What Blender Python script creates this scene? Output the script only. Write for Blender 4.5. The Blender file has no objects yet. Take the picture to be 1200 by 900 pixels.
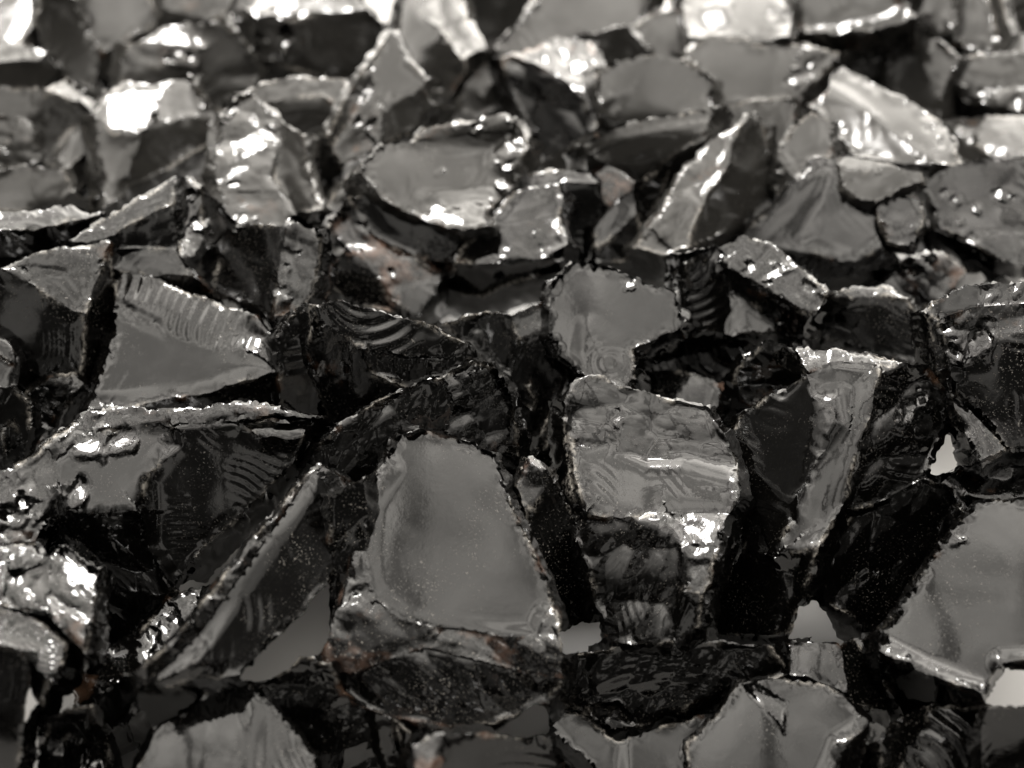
# A heap of broken black volcanic glass on a white tabletop, close-up with shallow focus.
# 1 unit = 10 cm. Every chunk is one closed mesh whose facets are listed below; the facets are
# solved into real planes in space, then fractured (scallops, ripples, chipped ridges).
import bpy, math, random
import numpy as np
from mathutils import Vector, Matrix
from mathutils.geometry import delaunay_2d_cdt

scene = bpy.context.scene
C = scene.collection
# ------------------------------------------------------------------ camera
PITCH = math.radians(43.0)
VFOV = math.radians(42.0)
FPX = 450.0 / math.tan(VFOV / 2)
TGT = np.array([0.0, 0.0, 0.25]); DIST = 2.5
FWD = np.array([0.0, math.cos(PITCH), -math.sin(PITCH)])
UPV = np.array([0.0, math.sin(PITCH), math.cos(PITCH)])
RGT = np.array([1.0, 0.0, 0.0])
CAM = TGT - DIST * FWD

def rays(p):
    p = np.asarray(p, float).reshape(-1, 2)
    return FWD + RGT * ((p[:, :1] - 600.0) / FPX) + UPV * ((450.0 - p[:, 1:]) / FPX)

def norm(v):
    v = np.asarray(v, float)
    return v / (np.linalg.norm(v) + 1e-12)

LAMP = {}   # name -> direction, filled below
def direc(theta, x):
    """theta: 0 = far horizon, 90 = overhead, 180 = near horizon; x = sideways component."""
    c = math.sqrt(max(0.0, 1 - x * x)); a = math.radians(theta)
    return np.array([x, c * math.cos(a), c * math.sin(a)])
LAMP['W'] = direc(48, -0.22)

# ------------------------------------------------------------------ numpy noises
class Noise:
    def __init__(self, seed):
        r = np.random.RandomState(seed)
        self.g = r.rand(64, 64) * 2 - 1
        self.jx = r.rand(64, 64); self.jy = r.rand(64, 64)
        self.tx = r.rand(64, 64) * 2 - 1; self.ty = r.rand(64, 64) * 2 - 1
    def value(self, p, s, o=0.0):
        q = p / s + o; i = np.floor(q).astype(int); f = q - i
        f = f * f * f * (f * (f * 6 - 15) + 10)
        x0, y0 = i[:, 0] % 64, i[:, 1] % 64; x1, y1 = (x0 + 1) % 64, (y0 + 1) % 64
        a = self.g[x0, y0] * (1 - f[:, 0]) + self.g[x1, y0] * f[:, 0]
        b = self.g[x0, y1] * (1 - f[:, 0]) + self.g[x1, y1] * f[:, 0]
        return a * (1 - f[:, 1]) + b * f[:, 1]
    def fbm(self, p, s, o=0.0, n=3):
        v = 0; a = 1.0
        for k in range(n):
            v = v + a * self.value(p, s / 2 ** k, o + 7.3 * k); a *= 0.5
        return v
    def flakes(self, p, s, o=0.0):
        """Flat tilted facets meeting in crisp edges."""
        q = p / s + o; i = np.floor(q).astype(int)
        best = np.full(len(p), 9e9)
        for dx in (-1, 0, 1):
            for dy in (-1, 0, 1):
                a, b = (i[:, 0] + dx) % 64, (i[:, 1] + dy) % 64
                vx = q[:, 0] - (i[:, 0] + dx + self.jx[a, b]); vy = q[:, 1] - (i[:, 1] + dy + self.jy[a, b])
                h = 0.42 * (vx * vx + vy * vy) + 0.75 * (self.tx[a, b] * vx + self.ty[a, b] * vy)
                best = np.minimum(best, h)
        return best
    def scallop(self, p, s, o=0.0):
        """Conchoidal bowls that meet in sharp ridges; each bowl is a little tilted. About -1..1, in units of s."""
        q = p / s + o; i = np.floor(q).astype(int)
        best = np.full(len(p), 9e9); tilt = np.zeros(len(p))
        for dx in (-1, 0, 1):
            for dy in (-1, 0, 1):
                a, b = (i[:, 0] + dx) % 64, (i[:, 1] + dy) % 64
                vx = q[:, 0] - (i[:, 0] + dx + self.jx[a, b]); vy = q[:, 1] - (i[:, 1] + dy + self.jy[a, b])
                d = vx * vx + vy * vy + 0.55 * (self.tx[a, b] * vx + self.ty[a, b] * vy)
                best = np.minimum(best, d)
        return best

def in_poly(p, poly):
    x, y = p[:, 0], p[:, 1]; r = np.zeros(len(p), bool)
    n = len(poly); j = n - 1
    for i in range(n):
        xi, yi = poly[i]; xj, yj = poly[j]
        c = ((yi > y) != (yj > y)) & (x < (xj - xi) * (y - yi) / ((yj - yi) if abs(yj - yi) > 1e-9 else 1e-9) + xi)
        r ^= c; j = i
    return r

def seg_dist(p, segs):
    d = np.full(len(p), 1e9)
    for a, b in segs:
        ab = b - a; L = ab @ ab + 1e-9
        t = np.clip(((p - a) @ ab) / L, 0, 1)
        d = np.minimum(d, np.hypot(p[:, 0] - a[0] - t * ab[0], p[:, 1] - a[1] - t * ab[1]))
    return d

# ------------------------------------------------------------------ facet normals
def refl_of(n, d):
    d = norm(d); return d - 2 * (d @ n) * n
def half(d, r):
    return norm(r - norm(d))
def code_normal(c, d):
    """A facet's wanted normal from its code, given the view ray d."""
    k = c.rstrip('*~^!+=')
    e = math.degrees(math.asin(-norm(d)[2]))
    if k in LAMP: return half(d, LAMP[k])
    refl = {'t': (82, 0), 'u': (70, 0), 'b': (29, 0), 'f': (116, 0), 'tl': (85, -.3), 'tr': (85, .3), 'ul': (68, -.3), 'ur': (68, .3)}
    if k in refl: return half(d, direc(*refl[k]))
    sid = {'d': (8, 0), 'k': (26, 0), 'l': (38, -.72), 'r': (38, .72), 'dl': (14, -.55), 'dr': (14, .55), 'kl': (35, -.45), 'kr': (35, .45)}
    el, x = sid[k]; c_ = math.sqrt(1 - x * x); el = math.radians(el)
    return np.array([x, -c_ * math.cos(el), c_ * math.sin(el)])
def ok_normal(c, n, d):
    k = c.rstrip('*~^!+='); r = refl_of(n, d)
    if n @ norm(d) > -0.25: return False
    if k in LAMP: return False
    th = math.degrees(math.atan2(r[2], r[1]))
    if k[0] in 'tubf':
        lo, hi = {'t': (58, 100), 'u': (60, 92), 'b': (14, 38), 'f': (104, 124)}[k[0]]
        return lo < th < hi and abs(r[0]) < 0.4
    return th > 140 or th < -12 or abs(r[0]) > 0.84

# ------------------------------------------------------------------ materials
def glass(name, tint, dust, rough, base_col=(0.0012, 0.0011, 0.001), rust_at=(0.58, 0.72)):
    m = bpy.data.materials.new(name); m.use_nodes = True
    nt = m.node_tree; N = nt.nodes; L = nt.links; N.clear()
    out = N.new('ShaderNodeOutputMaterial'); b = N.new('ShaderNodeBsdfPrincipled'); L.new(b.outputs[0], out.inputs[0])
    tc = N.new('ShaderNodeTexCoord'); oi = N.new('ShaderNodeObjectInfo')
    mul = N.new('ShaderNodeVectorMath'); mul.operation = 'MULTIPLY_ADD'
    cmb = N.new('ShaderNodeCombineXYZ')
    for i in range(3): L.new(oi.outputs['Random'], cmb.inputs[i])
    mul.inputs[1].default_value = (37.0, 53.0, 71.0)
    L.new(cmb.outputs[0], mul.inputs[0]); L.new(tc.outputs['Object'], mul.inputs[2])
    P = mul.outputs[0]
    at = N.new('ShaderNodeAttribute'); at.attribute_name = 'ridge'
    ac = N.new('ShaderNodeAttribute'); ac.attribute_name = 'chip'
    def noise(scale, detail=3.0, rough_=0.55):
        n = N.new('ShaderNodeTexNoise'); n.inputs['Scale'].default_value = scale
        n.inputs['Detail'].default_value = detail; n.inputs['Roughness'].default_value = rough_
        L.new(P, n.inputs['Vector']); return n.outputs['Fac']
    def ramp(src, a, c, va=0.0, vb=1.0):
        r = N.new('ShaderNodeMapRange'); r.inputs[1].default_value = a; r.inputs[2].default_value = c
        r.inputs[3].default_value = va; r.inputs[4].default_value = vb; r.clamp = True
        if hasattr(src, 'links'): L.new(src, r.inputs[0])
        return r.outputs[0]
    def mth(op, x, y):
        k = N.new('ShaderNodeMath'); k.operation = op
        for i, v in enumerate((x, y)):
            if isinstance(v, (int, float)): k.inputs[i].default_value = v
            else: L.new(v, k.inputs[i])
        return k.outputs[0]
    ridge, chip = at.outputs['Fac'], ac.outputs['Fac']
    # powdery crumbs: tiny pale grains, denser in patches and on broken ridges
    grains = mth('MAXIMUM', mth('MULTIPLY', ramp(noise(240, 2.0, 0.6), 0.62, 0.70), 0.6), ramp(noise(110, 2.0, 0.6), 0.69, 0.74))
    patch = ramp(noise(6, 4, 0.65), 0.47, 0.72, 0.04, 1.0)
    worn = mth('MAXIMUM', mth('MULTIPLY', ridge, 0.8), mth('MULTIPLY', chip, 0.55))
    dens = mth('MAXIMUM', patch, mth('MULTIPLY', worn, 0.7))
    crumbs = mth('MULTIPLY', mth('MULTIPLY', grains, dens), dust)
    # rusty, thin glass on worn ridges
    rust = mth('MULTIPLY', ramp(noise(9, 4, 0.65), *rust_at), ramp(worn, 0.05, 0.4))
    c1 = N.new('ShaderNodeMix'); c1.data_type = 'RGBA'
    c1.inputs[6].default_value = (*base_col, 1); c1.inputs[7].default_value = (*tint, 1)
    L.new(rust, c1.inputs[0])
    c2 = N.new('ShaderNodeMix'); c2.data_type = 'RGBA'
    c2.inputs[7].default_value = (0.34, 0.315, 0.285, 1)
    L.new(c1.outputs[2], c2.inputs[6]); L.new(crumbs, c2.inputs[0]); L.new(c2.outputs[2], b.inputs['Base Color'])
    ae = N.new('ShaderNodeAttribute'); ae.attribute_name = 'edge'
    crush = mth('MULTIPLY', ae.outputs['Fac'], ramp(noise(95, 3, 0.65), 0.42, 0.62))
    c3 = N.new('ShaderNodeMix'); c3.data_type = 'RGBA'; c3.inputs[7].default_value = (0.36, 0.335, 0.30, 1)
    L.new(mth('MULTIPLY', crush, 0.75), c3.inputs[0]); L.new(c2.outputs[2], c3.inputs[6]); L.new(c3.outputs[2], b.inputs['Base Color'])
    film = ramp(noise(11, 4, 0.62), 0.42, 0.72, rough, rough + 0.13)
    rg = mth('MAXIMUM', film, mth('MAXIMUM', mth('MULTIPLY', crumbs, 0.7), mth('MULTIPLY', crush, 0.35)))
    L.new(rg, b.inputs['Roughness'])
    b.inputs['IOR'].default_value = 1.52
    b.inputs['Specular IOR Level'].default_value = 0.5
    # relief: faint waves everywhere, grit on ridges and chipped faces
    h1 = mth('MULTIPLY', noise(14, 2), 0.0003)
    h2 = mth('MULTIPLY', noise(75, 3, 0.6), mth('ADD', 0.00012, mth('MULTIPLY', worn, 0.0012)))
    h3 = mth('MULTIPLY', noise(260, 2, 0.6), mth('ADD', 0.00003, mth('MULTIPLY', worn, 0.0004)))
    h4 = mth('MULTIPLY', crumbs, 0.0004)
    bp = N.new('ShaderNodeBump'); bp.inputs['Distance'].default_value = 1.0; bp.inputs['Strength'].default_value = 1.0
    L.new(mth('ADD', mth('ADD', h1, h2), mth('ADD', h3, h4)), bp.inputs['Height'])
    L.new(bp.outputs[0], b.inputs['Normal'])
    return m
MATS = {
    'plain': glass('black_glass', (0.05, 0.028, 0.017), 0.55, 0.03),
    'dusty': glass('dusty_black_glass', (0.06, 0.035, 0.022), 0.95, 0.05),
    'rusty': glass('rusty_black_glass', (0.15, 0.095, 0.072), 1.0, 0.05, rust_at=(0.50, 0.70)),
    'far': glass('hazed_black_glass', (0.06, 0.035, 0.022), 0.5, 0.06, (0.026, 0.025, 0.023)),  # base colour raised to paint in the haze over the far rows
}

# ------------------------------------------------------------------ chunk builder
ZBW, ZBH, ZS = 330, 250, 4
ZB = np.full((ZBH, ZBW), np.inf)      # nearest depth laid so far (keeps the heap stacked in order)
def zidx(p):
    return (np.clip(((p[:, 1] + 50) / ZS).astype(int), 0, ZBH - 1), np.clip(((p[:, 0] + 60) / ZS).astype(int), 0, ZBW - 1))

GAPS = [[tuple(map(float, q.split(','))) for q in g.split()] for g in (
    "280,796 330,745 384,680 391,705 379,765 352,774 330,795", "654,741 701,726 703,753 664,765", "580,858 625,825 640,830 646,856 620,863",
    "926,747 940,712 956,704 976,730 982,749", "1092,556 1106,522 1112,506 1117,520 1122,545 1104,553", "1154,823 1180,785 1200,777 1260,770 1260,823",
    "28,766 56,800 51,814 27,852 36,800", "653,560 668,556 684,607 672,602")]
GAPS = [np.array(g) for g in GAPS]
COVER = np.zeros((ZBH, ZBW), bool)
SKIRT = 28.0
def seg_near(p, segs, ws):
    d = np.full(len(p), 1e9); wv = np.zeros(len(p)); dn = np.zeros(len(p))
    for (a, b), (wa, wb) in zip(segs, ws):
        ab = b - a; L = ab @ ab + 1e-9
        t = np.clip(((p - a) @ ab) / L, 0, 1)
        e = np.hypot(p[:, 0] - a[0] - t * ab[0], p[:, 1] - a[1] - t * ab[1])
        m = e < d; d[m] = e[m]; wv[m] = (wa + (wb - wa) * t)[m]
        dn[m] = ((p[:, 1] - a[1] - t * ab[1]) / (e + 1e-6))[m]
    return d, wv, dn
def in_gap(p):
    r = np.zeros(len(p), bool)
    for g in GAPS: r |= in_poly(p, g)
    return r

def solve(V, D, polys, wref, fd, its=30):
    """Depths (as 1/distance) that turn the drawn facets into planes with the wanted lean."""
    want = [code_normal(c, d) for (c, _), d in zip(polys, fd)]
    tgt = list(want); FN = list(want)
    A0 = np.eye(len(V)) * 0.045; B0 = 0.045 * wref
    pairs = []
    for c, ix in polys:
        jx = np.array(sorted(set(ix) | set(polys[len(pairs) - 1][1]))) if '=' in c else np.array(ix)
        a, b = np.triu_indices(len(jx), 1); pairs.append((jx[a], jx[b]))
    for it in range(its):
        M = [A0]
        for (c, ix), n, (a, b) in zip(polys, tgt, pairs):
            if '=' in c: n = tgt[[q[1] for q in polys].index(ix) - 1]
            g = D @ n; gm = abs(g[ix]).mean() + 1e-3
            wt = (3.0 if c[0] == 'W' else 1.0) * (2.5 if '+' in c else 1.0) * 1.5 / (gm * len(ix) ** 0.85)
            R = np.zeros((len(a), len(V))); k = np.arange(len(a))
            R[k, b] = g[a] * wt; R[k, a] -= g[b] * wt
            M.append(R)
        A = np.concatenate(M); B = np.zeros(len(A)); B[:len(V)] = B0
        w = np.linalg.solve(A.T @ A, A.T @ B)
        w = np.clip(w, wref * 0.75, wref * 1.35)
        Pw = CAM + D / w[:, None]
        for f, (c, ix) in enumerate(polys):
            pp = Pw[ix]; n = norm(np.cross(pp, np.roll(pp, -1, 0)).sum(0))
            if n @ fd[f] > 0: n = -n
            FN[f] = n
            if '=' in c: FN[f] = FN[f - 1]; continue
            tgt[f] = n if ok_normal(c, n, fd[f]) else norm(want[f] * 0.8 + 0.2 * n)
    return w, FN

def S(label, facets, h=0.34, mat='plain', seed=None, fat=0.62, rough=1.0, ripple=None, sk=1.0, scars='', panes=()):
    global COUNT
    COUNT += 1
    seed = seed or COUNT
    # --- vertices, shared between facets when closer than 5 px
    V = []
    polys = []
    for code, txt in facets:
        idx = []
        for tok in txt.split():
            x, y = map(float, tok.split(','))
            if x <= 0: x -= 45
            if x >= 1200: x += 45
            if y <= 0: y -= 30
            if y >= 900: y += 40
            for k, (a, b) in enumerate(V):
                if (a - x) ** 2 + (b - y) ** 2 < 30: break
            else:
                V.append((x, y)); k = len(V) - 1
            if not idx or (idx[-1] != k): idx.append(k)
        if idx[0] == idx[-1]: idx.pop()
        polys.append([code, idx])
    V = np.array(V)
    # T junctions: a vertex lying on another facet's edge joins that facet
    for pl in polys:
        i = 0
        while i < len(pl[1]):
            a, b = pl[1][i], pl[1][(i + 1) % len(pl[1])]
            A, B = V[a], V[b]; ab = B - A; L = ab @ ab
            best = None
            for k in range(len(V)):
                if k in pl[1]: continue
                t = ((V[k] - A) @ ab) / L
                if 0.02 < t < 0.98 and np.hypot(*(V[k] - A - t * ab)) < 4.0:
                    if best is None or t < best[0]: best = (t, k)
            if best: pl[1].insert(i + 1, best[1])
            else: i += 1
    cen = V.mean(0)
    if cen[1] < 235 and mat == 'plain': mat = 'far'  # far rows take the glass with haze in its base colour
    size = max(np.ptp(V[:, 0]), np.ptp(V[:, 1]))
    D = rays(V); dc = rays(cen)[0]
    t0 = (h - CAM[2]) / dc[2]; w0 = 1.0 / t0
    # reference plane leaning like the heap
    nr = np.array([0.0, -math.cos(math.radians(62)), math.sin(math.radians(62))])
    q = nr @ (dc * t0); wref = (D @ nr) / q
    fc = [V[ix].mean(0) for _, ix in polys]; fd = [rays(c)[0] for c in fc]
    w, FN = solve(V, D, polys, wref, fd)
    if DEBUG:
        bad = [(c, i) for i, (c, ix) in enumerate(polys) if not ok_normal(c, FN[i], fd[i])]
        if bad: print('TONE', COUNT - 1, label[:40], [(c, i, [round(math.degrees(math.atan2(refl_of(FN[i], fd[i])[2], refl_of(FN[i], fd[i])[1]))), round(refl_of(FN[i], fd[i])[0], 2)]) for c, i in bad])
    # every facet gets its own true plane; shared edges take the mean of their planes
    PL = [np.linalg.lstsq(np.c_[np.ones(len(ix)), V[ix]], w[ix], rcond=None)[0] for _, ix in polys]
    for f, (c, ix) in enumerate(polys):
        if '=' in c: PL[f] = PL[f - 1]
    def planes_at(p, fs): return np.mean([PL[f][0] + PL[f][1] * p[0] + PL[f][2] * p[1] for f in fs])
    w = np.array([planes_at(V[i], [f for f, (_, ix) in enumerate(polys) if i in ix]) for i in range(len(V))])
    w = np.clip(w, wref * 0.72, wref * 1.4)
    # --- dense points
    step = (2.6 if cen[1] > 330 else 3.2)
    pxw = t0 / FPX
    pts = [tuple(v) for v in V]; pw = list(w); eds = []; done = {}
    segs = []; segw = []; owner = {}
    for f, (c, ix) in enumerate(polys):
        for a in range(len(ix)):
            i, j = ix[a], ix[(a + 1) % len(ix)]; owner.setdefault((min(i, j), max(i, j)), []).append(f)
    rootf = list(range(len(polys) + 1))
    for f, (c, ix) in enumerate(polys):
        if '=' in c: rootf[f] = rootf[f - 1]
    segs_i = []; segs_c = []; onedge = [1] * len(V)
    for c, ix in polys:
        for a in range(len(ix)):
            i, j = ix[a], ix[(a + 1) % len(ix)]
            key = (min(i, j), max(i, j))
            if key in done: continue
            done[key] = 1; segs.append((V[i], V[j]))
            ow = owner[key]
            if len(ow) < 2 or FN[ow[0]] @ FN[ow[1]] < 0.93: segs_c.append((V[i], V[j]))
            if len(ow) > 1 and len({rootf[o_] for o_ in ow}) > 1: segs_i.append((V[i], V[j]))
            segw.append((w[i], w[j]))
            n = max(1, int(np.hypot(*(V[i] - V[j])) / step)); prev = i
            for s in range(1, n):
                f = s / n; q_ = V[i] * (1 - f) + V[j] * f; pts.append(tuple(q_)); en = np.exp(-min(f, 1 - f) * np.hypot(*(V[i] - V[j])) / 8.0)
                pw.append((1 - en) * planes_at(q_, owner[key]) + en * (w[i] * (1 - f) + w[j] * f)); onedge.append(1)
                eds.append((prev, len(pts) - 1)); prev = len(pts) - 1
            eds.append((prev, j))
    rs = np.random.RandomState(seed)
    gx, gy = np.meshgrid(np.arange(V[:, 0].min() - SKIRT, V[:, 0].max() + SKIRT, step), np.arange(V[:, 1].min() - SKIRT, V[:, 1].max() + SKIRT, step * 0.9))
    gx = gx + (np.arange(gx.shape[0]) % 2)[:, None] * step * 0.5
    G = np.stack([gx.ravel(), gy.ravel()], 1) + rs.uniform(-.25, .25, (gx.size, 2)) * step
    G = G[seg_dist(G, segs) > step * 0.55]
    for c, ix in polys:
        poly = V[ix]
        m = in_poly(G, poly); g = G[m]; G = G[~m]
        if len(g):
            # the facet's own plane inside, easing into its edges
            f = [q[1] for q in polys].index(ix); co = PL[f]; ww = np.c_[np.ones(len(g)), g] @ co
            sh_e = []; rs_e = []
            for a in range(len(ix)):
                i, j = ix[a], ix[(a + 1) % len(ix)]; ow = owner[(min(i, j), max(i, j))]
                if len(ow) > 1:
                    sh_e.append((V[i], V[j])); rs_e.append(tuple(planes_at(V[k], ow) - planes_at(V[k], [f]) for k in (i, j)))
            if sh_e:
                dd, rr, _ = seg_near(g, sh_e, rs_e)
                ww = ww + rr * np.exp(-dd / np.clip(np.abs(rr) / w.mean() * FPX * 1.3, 5, 16))
            pts += [tuple(x) for x in g]; pw += list(ww); onedge += [0] * len(g)
    # flanks that turn away behind the outline
    sd, sw, dn = seg_near(G, segs, segw)
    m = (sd < SKIRT * sk * np.interp(dn, [-0.9, -0.25, 0.3, 1.0], [0.10, 0.45, 0.9, 1.15])) & ~in_gap(G)
    G = G[m]; sd = sd[m]; sw = sw[m]
    onedge += [0] * len(G)
    pts += [tuple(x) for x in G]
    pw += list(1.0 / (1.0 / sw + pxw * FLANK * sd * (0.6 + sd / SKIRT)))
    vo, _, tri, ov, _, _ = delaunay_2d_cdt([Vector(p) for p in pts], eds, [], 0, 1e-4)
    P = np.array([(v.x, v.y) for v in vo]); T = np.array(tri)
    pw = np.array(pw); W = np.zeros(len(P)); E = np.zeros(len(P))
    src = np.array(pts)
    for i, o in enumerate(ov):
        if o: W[i] = pw[o[0]]
        else:
            k = np.argsort(((src - P[i]) ** 2).sum(1))[:3]; W[i] = pw[k].mean()
    cc = P[T].mean(1)
    fid = np.full(len(T), -1)
    for f, (c, ix) in enumerate(polys):
        m = in_poly(cc, V[ix]) & (fid < 0); fid[m] = f
    elen = np.max([np.hypot(*(P[T[:, a]] - P[T[:, a - 1]]).T) for a in range(3)], 0)
    fid[(fid < 0) & (elen < step * 2.1) & ~in_gap(cc)] = len(polys)
    # slits between facets that do not reach the outside are filled
    emap = {}
    for ti, t in enumerate(T):
        for a in range(3):
            emap.setdefault((min(t[a], t[a - 1]), max(t[a], t[a - 1])), []).append(ti)
    out = set(); st = []
    for e, tt in emap.items():
        if len(tt) == 1 and fid[tt[0]] < 0: st.append(tt[0])
    adj = {}
    for e, tt in emap.items():
        if len(tt) == 2:
            adj.setdefault(tt[0], []).append(tt[1]); adj.setdefault(tt[1], []).append(tt[0])
    while st:
        x = st.pop()
        if x in out: continue
        out.add(x); st += [y for y in adj.get(x, []) if fid[y] < 0 and y not in out]
    keep = np.array([i not in out for i in range(len(T))])
    T = T[keep]; fid = fid[keep]
    # keep the largest edge-connected sheet
    used = np.unique(T); rem = np.full(len(P), -1); rem[used] = np.arange(len(used))
    P = P[used]; W = W[used]; T = rem[T]
    # orientation: facing the camera (y runs down the picture)
    a_, b_, c_ = P[T[:, 0]], P[T[:, 1]], P[T[:, 2]]
    cr = (b_[:, 0] - a_[:, 0]) * (c_[:, 1] - a_[:, 1]) - (b_[:, 1] - a_[:, 1]) * (c_[:, 0] - a_[:, 0])
    T[cr > 0] = T[cr > 0][:, ::-1]
    ok = np.abs(cr) > 1e-6; T = T[ok]; fid = fid[ok]
    ec = {}
    for t in T:
        for a in range(3):
            e = (t[a], t[(a + 1) % 3]); ec[e] = 1
    bnd = [e for e in ec if (e[1], e[0]) not in ec]
    bset = np.unique(np.array(bnd).ravel())
    # --- fracture relief (in px, positive = away from the viewer)
    nz = Noise(seed * 13 + 5)
    vf = np.full(len(P), 0); vf[T.ravel()] = np.repeat(fid, 3)
    de = seg_dist(P, segs_c); de_all = seg_dist(P, segs)
    outer = [(P[a], P[b]) for a, b in bnd]
    isb = np.zeros(len(P), bool); isb[bset] = True
    disp = np.zeros(len(P)); chip = np.zeros(len(P))
    sc = size / 150.0
    fade = np.clip(de / 9.0, 0, 1)
    dint = seg_dist(P, segs_i) if segs_i else np.full(len(P), 1e3)
    calm = np.clip(dint / 22.0, 0, 1); calm = calm * calm * (3 - 2 * calm)
    sk = de * 0
    ins = np.zeros(len(P), bool)
    for c, ix in polys: ins |= in_poly(P, V[ix])
    ins |= de_all < 0.5
    core = ins
    for f, (c, ix) in enumerate(polys + [['k!', polys[0][1]]]):
        m = np.array(rootf)[vf] == f
        if not m.any() or '=' in c: continue
        p = P[m]; fl = c[len(c.rstrip('*~^!+=')):]; k = 0.2 if '^' in fl else 0.3 if '~' in fl else 1.0
        o = f * 3.17
        s1 = 55 * max(0.6, sc)
        d = k * rough * (0.014 * s1 * nz.scallop(p, s1, o) + 0.006 * 60 * nz.fbm(p, 60, o, 1)) * fade[m]
        cf = V[ix].mean(0); ang = rs.uniform(0, math.pi); bow = rs.choice([-1, 1]) * rs.uniform(0.45, 1) * (0.30 if c[0] == 'W' else 0.13 if '^' in fl else 0.24)
        d = d + (0.012 if '^' in fl else 0.022) * 80 * nz.value(p, 80, o + 1.7) * min(1.0, size / 130.0)
        d = d + bow * ((p - cf) ** 2).sum(1) / size
        d = d * calm[m]
        # chipping runs along a grain
        ca, sa = math.cos(ang), math.sin(ang); pg = np.stack([(p[:, 0] * ca + p[:, 1] * sa) * 0.55, -p[:, 0] * sa + p[:, 1] * ca], 1)
        if '*' in fl:
            am = np.clip(0.7 + 0.9 * nz.value(p, 45, o + 2), 0.15, 1.3)
            d = d + rough * am * (0.55 * 28 * nz.flakes(pg, 28, o) + 0.50 * 10 * nz.flakes(pg, 10, o + 9)) * np.clip(de[m] / 4, 0.2, 1)
            chip[m] = np.clip(de[m] / 3, 0.4, 1) * (0.5 + 0.5 * nz.value(p, 14, o))
        # faint shock ripples spreading from one corner of the facet
        if '^' not in fl and '~' not in fl and '*' not in fl:
            aa = rs.uniform(0, 2 * math.pi); a0 = cf + np.array([math.cos(aa), math.sin(aa)]) * size * rs.uniform(0.55, 1.1); wl0 = rs.uniform(11, 24)
            r = np.hypot(*(p - a0).T) + 18 * nz.value(p, 60, o)
            md = np.clip(nz.value(p, 38, o + 5) * 1.8, 0, 1)
            dark = c[0] in 'dklr'
            d = d + (0.042 if dark else 0.012) * wl0 * md * (1 - np.abs(np.sin((np.abs(r) / wl0) ** 1.12 * math.pi))) * fade[m]
        if '!' in fl:     # broad conchoidal bowls with ridges between
            d = d + (0.30 * 34 * nz.scallop(pg, 34, o) + 0.16 * 14 * nz.flakes(pg, 14, o + 4)) * np.clip(de[m] / 6, 0, 1)
        if '~' in fl:
            a0 = V[ix[0]] if ripple is None else np.array(ripple[:2])
            wl = 11.0 if ripple is None else ripple[2]
            r = np.hypot(*(p - a0).T) + 5 * nz.value(p, 40, o)
            mod = 0.5 + 0.5 * nz.value(p, 50, o + 3)
            amp = 0.085 if ripple is None or len(ripple) < 4 else ripple[3]
            d = d + amp * wl * mod * np.sin(r * 2 * math.pi / wl) * np.clip(de[m] / 5, 0, 1)
        disp[m] = d
    # ridges: patchy small flake scars
    COVER[zidx(P)] = True
    wear = np.clip(nz.value(P, 30, 40.0) * 2.0 - 0.3, 0.0, 1)
    soft = np.array(['^' in c for c, _ in polys] + [False])[vf]
    wear = wear * np.where(soft, 0.45, 1.0)
    rid = np.exp(-(de / 3.8) ** 2) * wear
    edge = np.exp(-(de / 2.4) ** 2) * np.clip(-0.2 + 1.6 * nz.value(P, 26, 43.0), 0.0, 1) * core
    disp += rough * rid * (0.30 * 12 * (nz.flakes(P, 12, 60.0) - 0.1) + 0.18 * 5.5 * (nz.scallop(P, 5.5, 70.0) - 0.3))
    # outline and ridge lines wander a little
    wob = np.stack([nz.fbm(P, 20, 11.0, 3), nz.fbm(P, 20, 23.0, 3)], 1) * 2.4 * min(1.0, max(.5, sc)) + np.stack([nz.value(P, 5, 31.0), nz.value(P, 5, 37.0)], 1) * 0.8
    wob *= np.where(core, np.exp(-(de / 7.0) ** 2), 1.0)[:, None]
    P2 = P + wob
    # small flake scars: a sliver split off along a plane of its own
    def cut(m, c0, target, wc, al, deep):
        dcen = rays(c0)[0]; n = half(dcen, target)
        wp = (rays(P[m]) @ n) / (n @ dcen) * wc
        wp *= 1 - deep * max(0.0, np.percentile(wp / W[m] - 1, 90))
        al = al[m] * al[m] * (3 - 2 * al[m])
        W[m] += al * (wp - W[m])
        for q_ in (disp, rid, chip, edge): q_[m] *= 1 - 0.85 * al
    for tok in scars.split():
        x, y, r0 = map(float, tok.split(','))
        q = P - (x, y); an = rs.uniform(0, math.pi); ca, sa = math.cos(an), math.sin(an)
        u_ = (q[:, 0] * ca + q[:, 1] * sa); v_ = (-q[:, 0] * sa + q[:, 1] * ca) / rs.uniform(0.55, 0.9)
        rr = np.hypot(u_, v_) * (1 + 0.45 * nz.value(P, max(5.0, r0 * 0.8), x))
        m = (rr < r0 * (1.25 if y < 335 else 1.7)) & core
        if not m.any(): continue
        k = ((P - (x, y)) ** 2).sum(1).argmin()
        cut(m, (x, y), LAMP['W'] + rs.uniform(-0.03, 0.03, 3), W[k], np.clip((r0 * 1.25 - rr) / (0.5 * r0), 0, 1) if y < 335 else np.clip((r0 * 1.7 - rr) / (1.2 * r0), 0, 1), 0.0)
    for tok in panes:
        pp = np.array([tuple(map(float, q.split(','))) for q in tok.split()]); m = in_poly(P, pp) & core
        cut(m, pp.mean(0), direc(52, -0.02), W[((P - pp.mean(0)) ** 2).sum(1).argmin()], np.clip(seg_dist(P, [(pp[a], pp[a - 1]) for a in range(len(pp))]) / 4, 0, 1), 0.0)
    tfront = 1.0 / W
    # --- lay it on what is already there
    zi = zidx(P2); zb = ZB[zi]; fin = np.isfinite(zb)
    sh = 1.0
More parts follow.
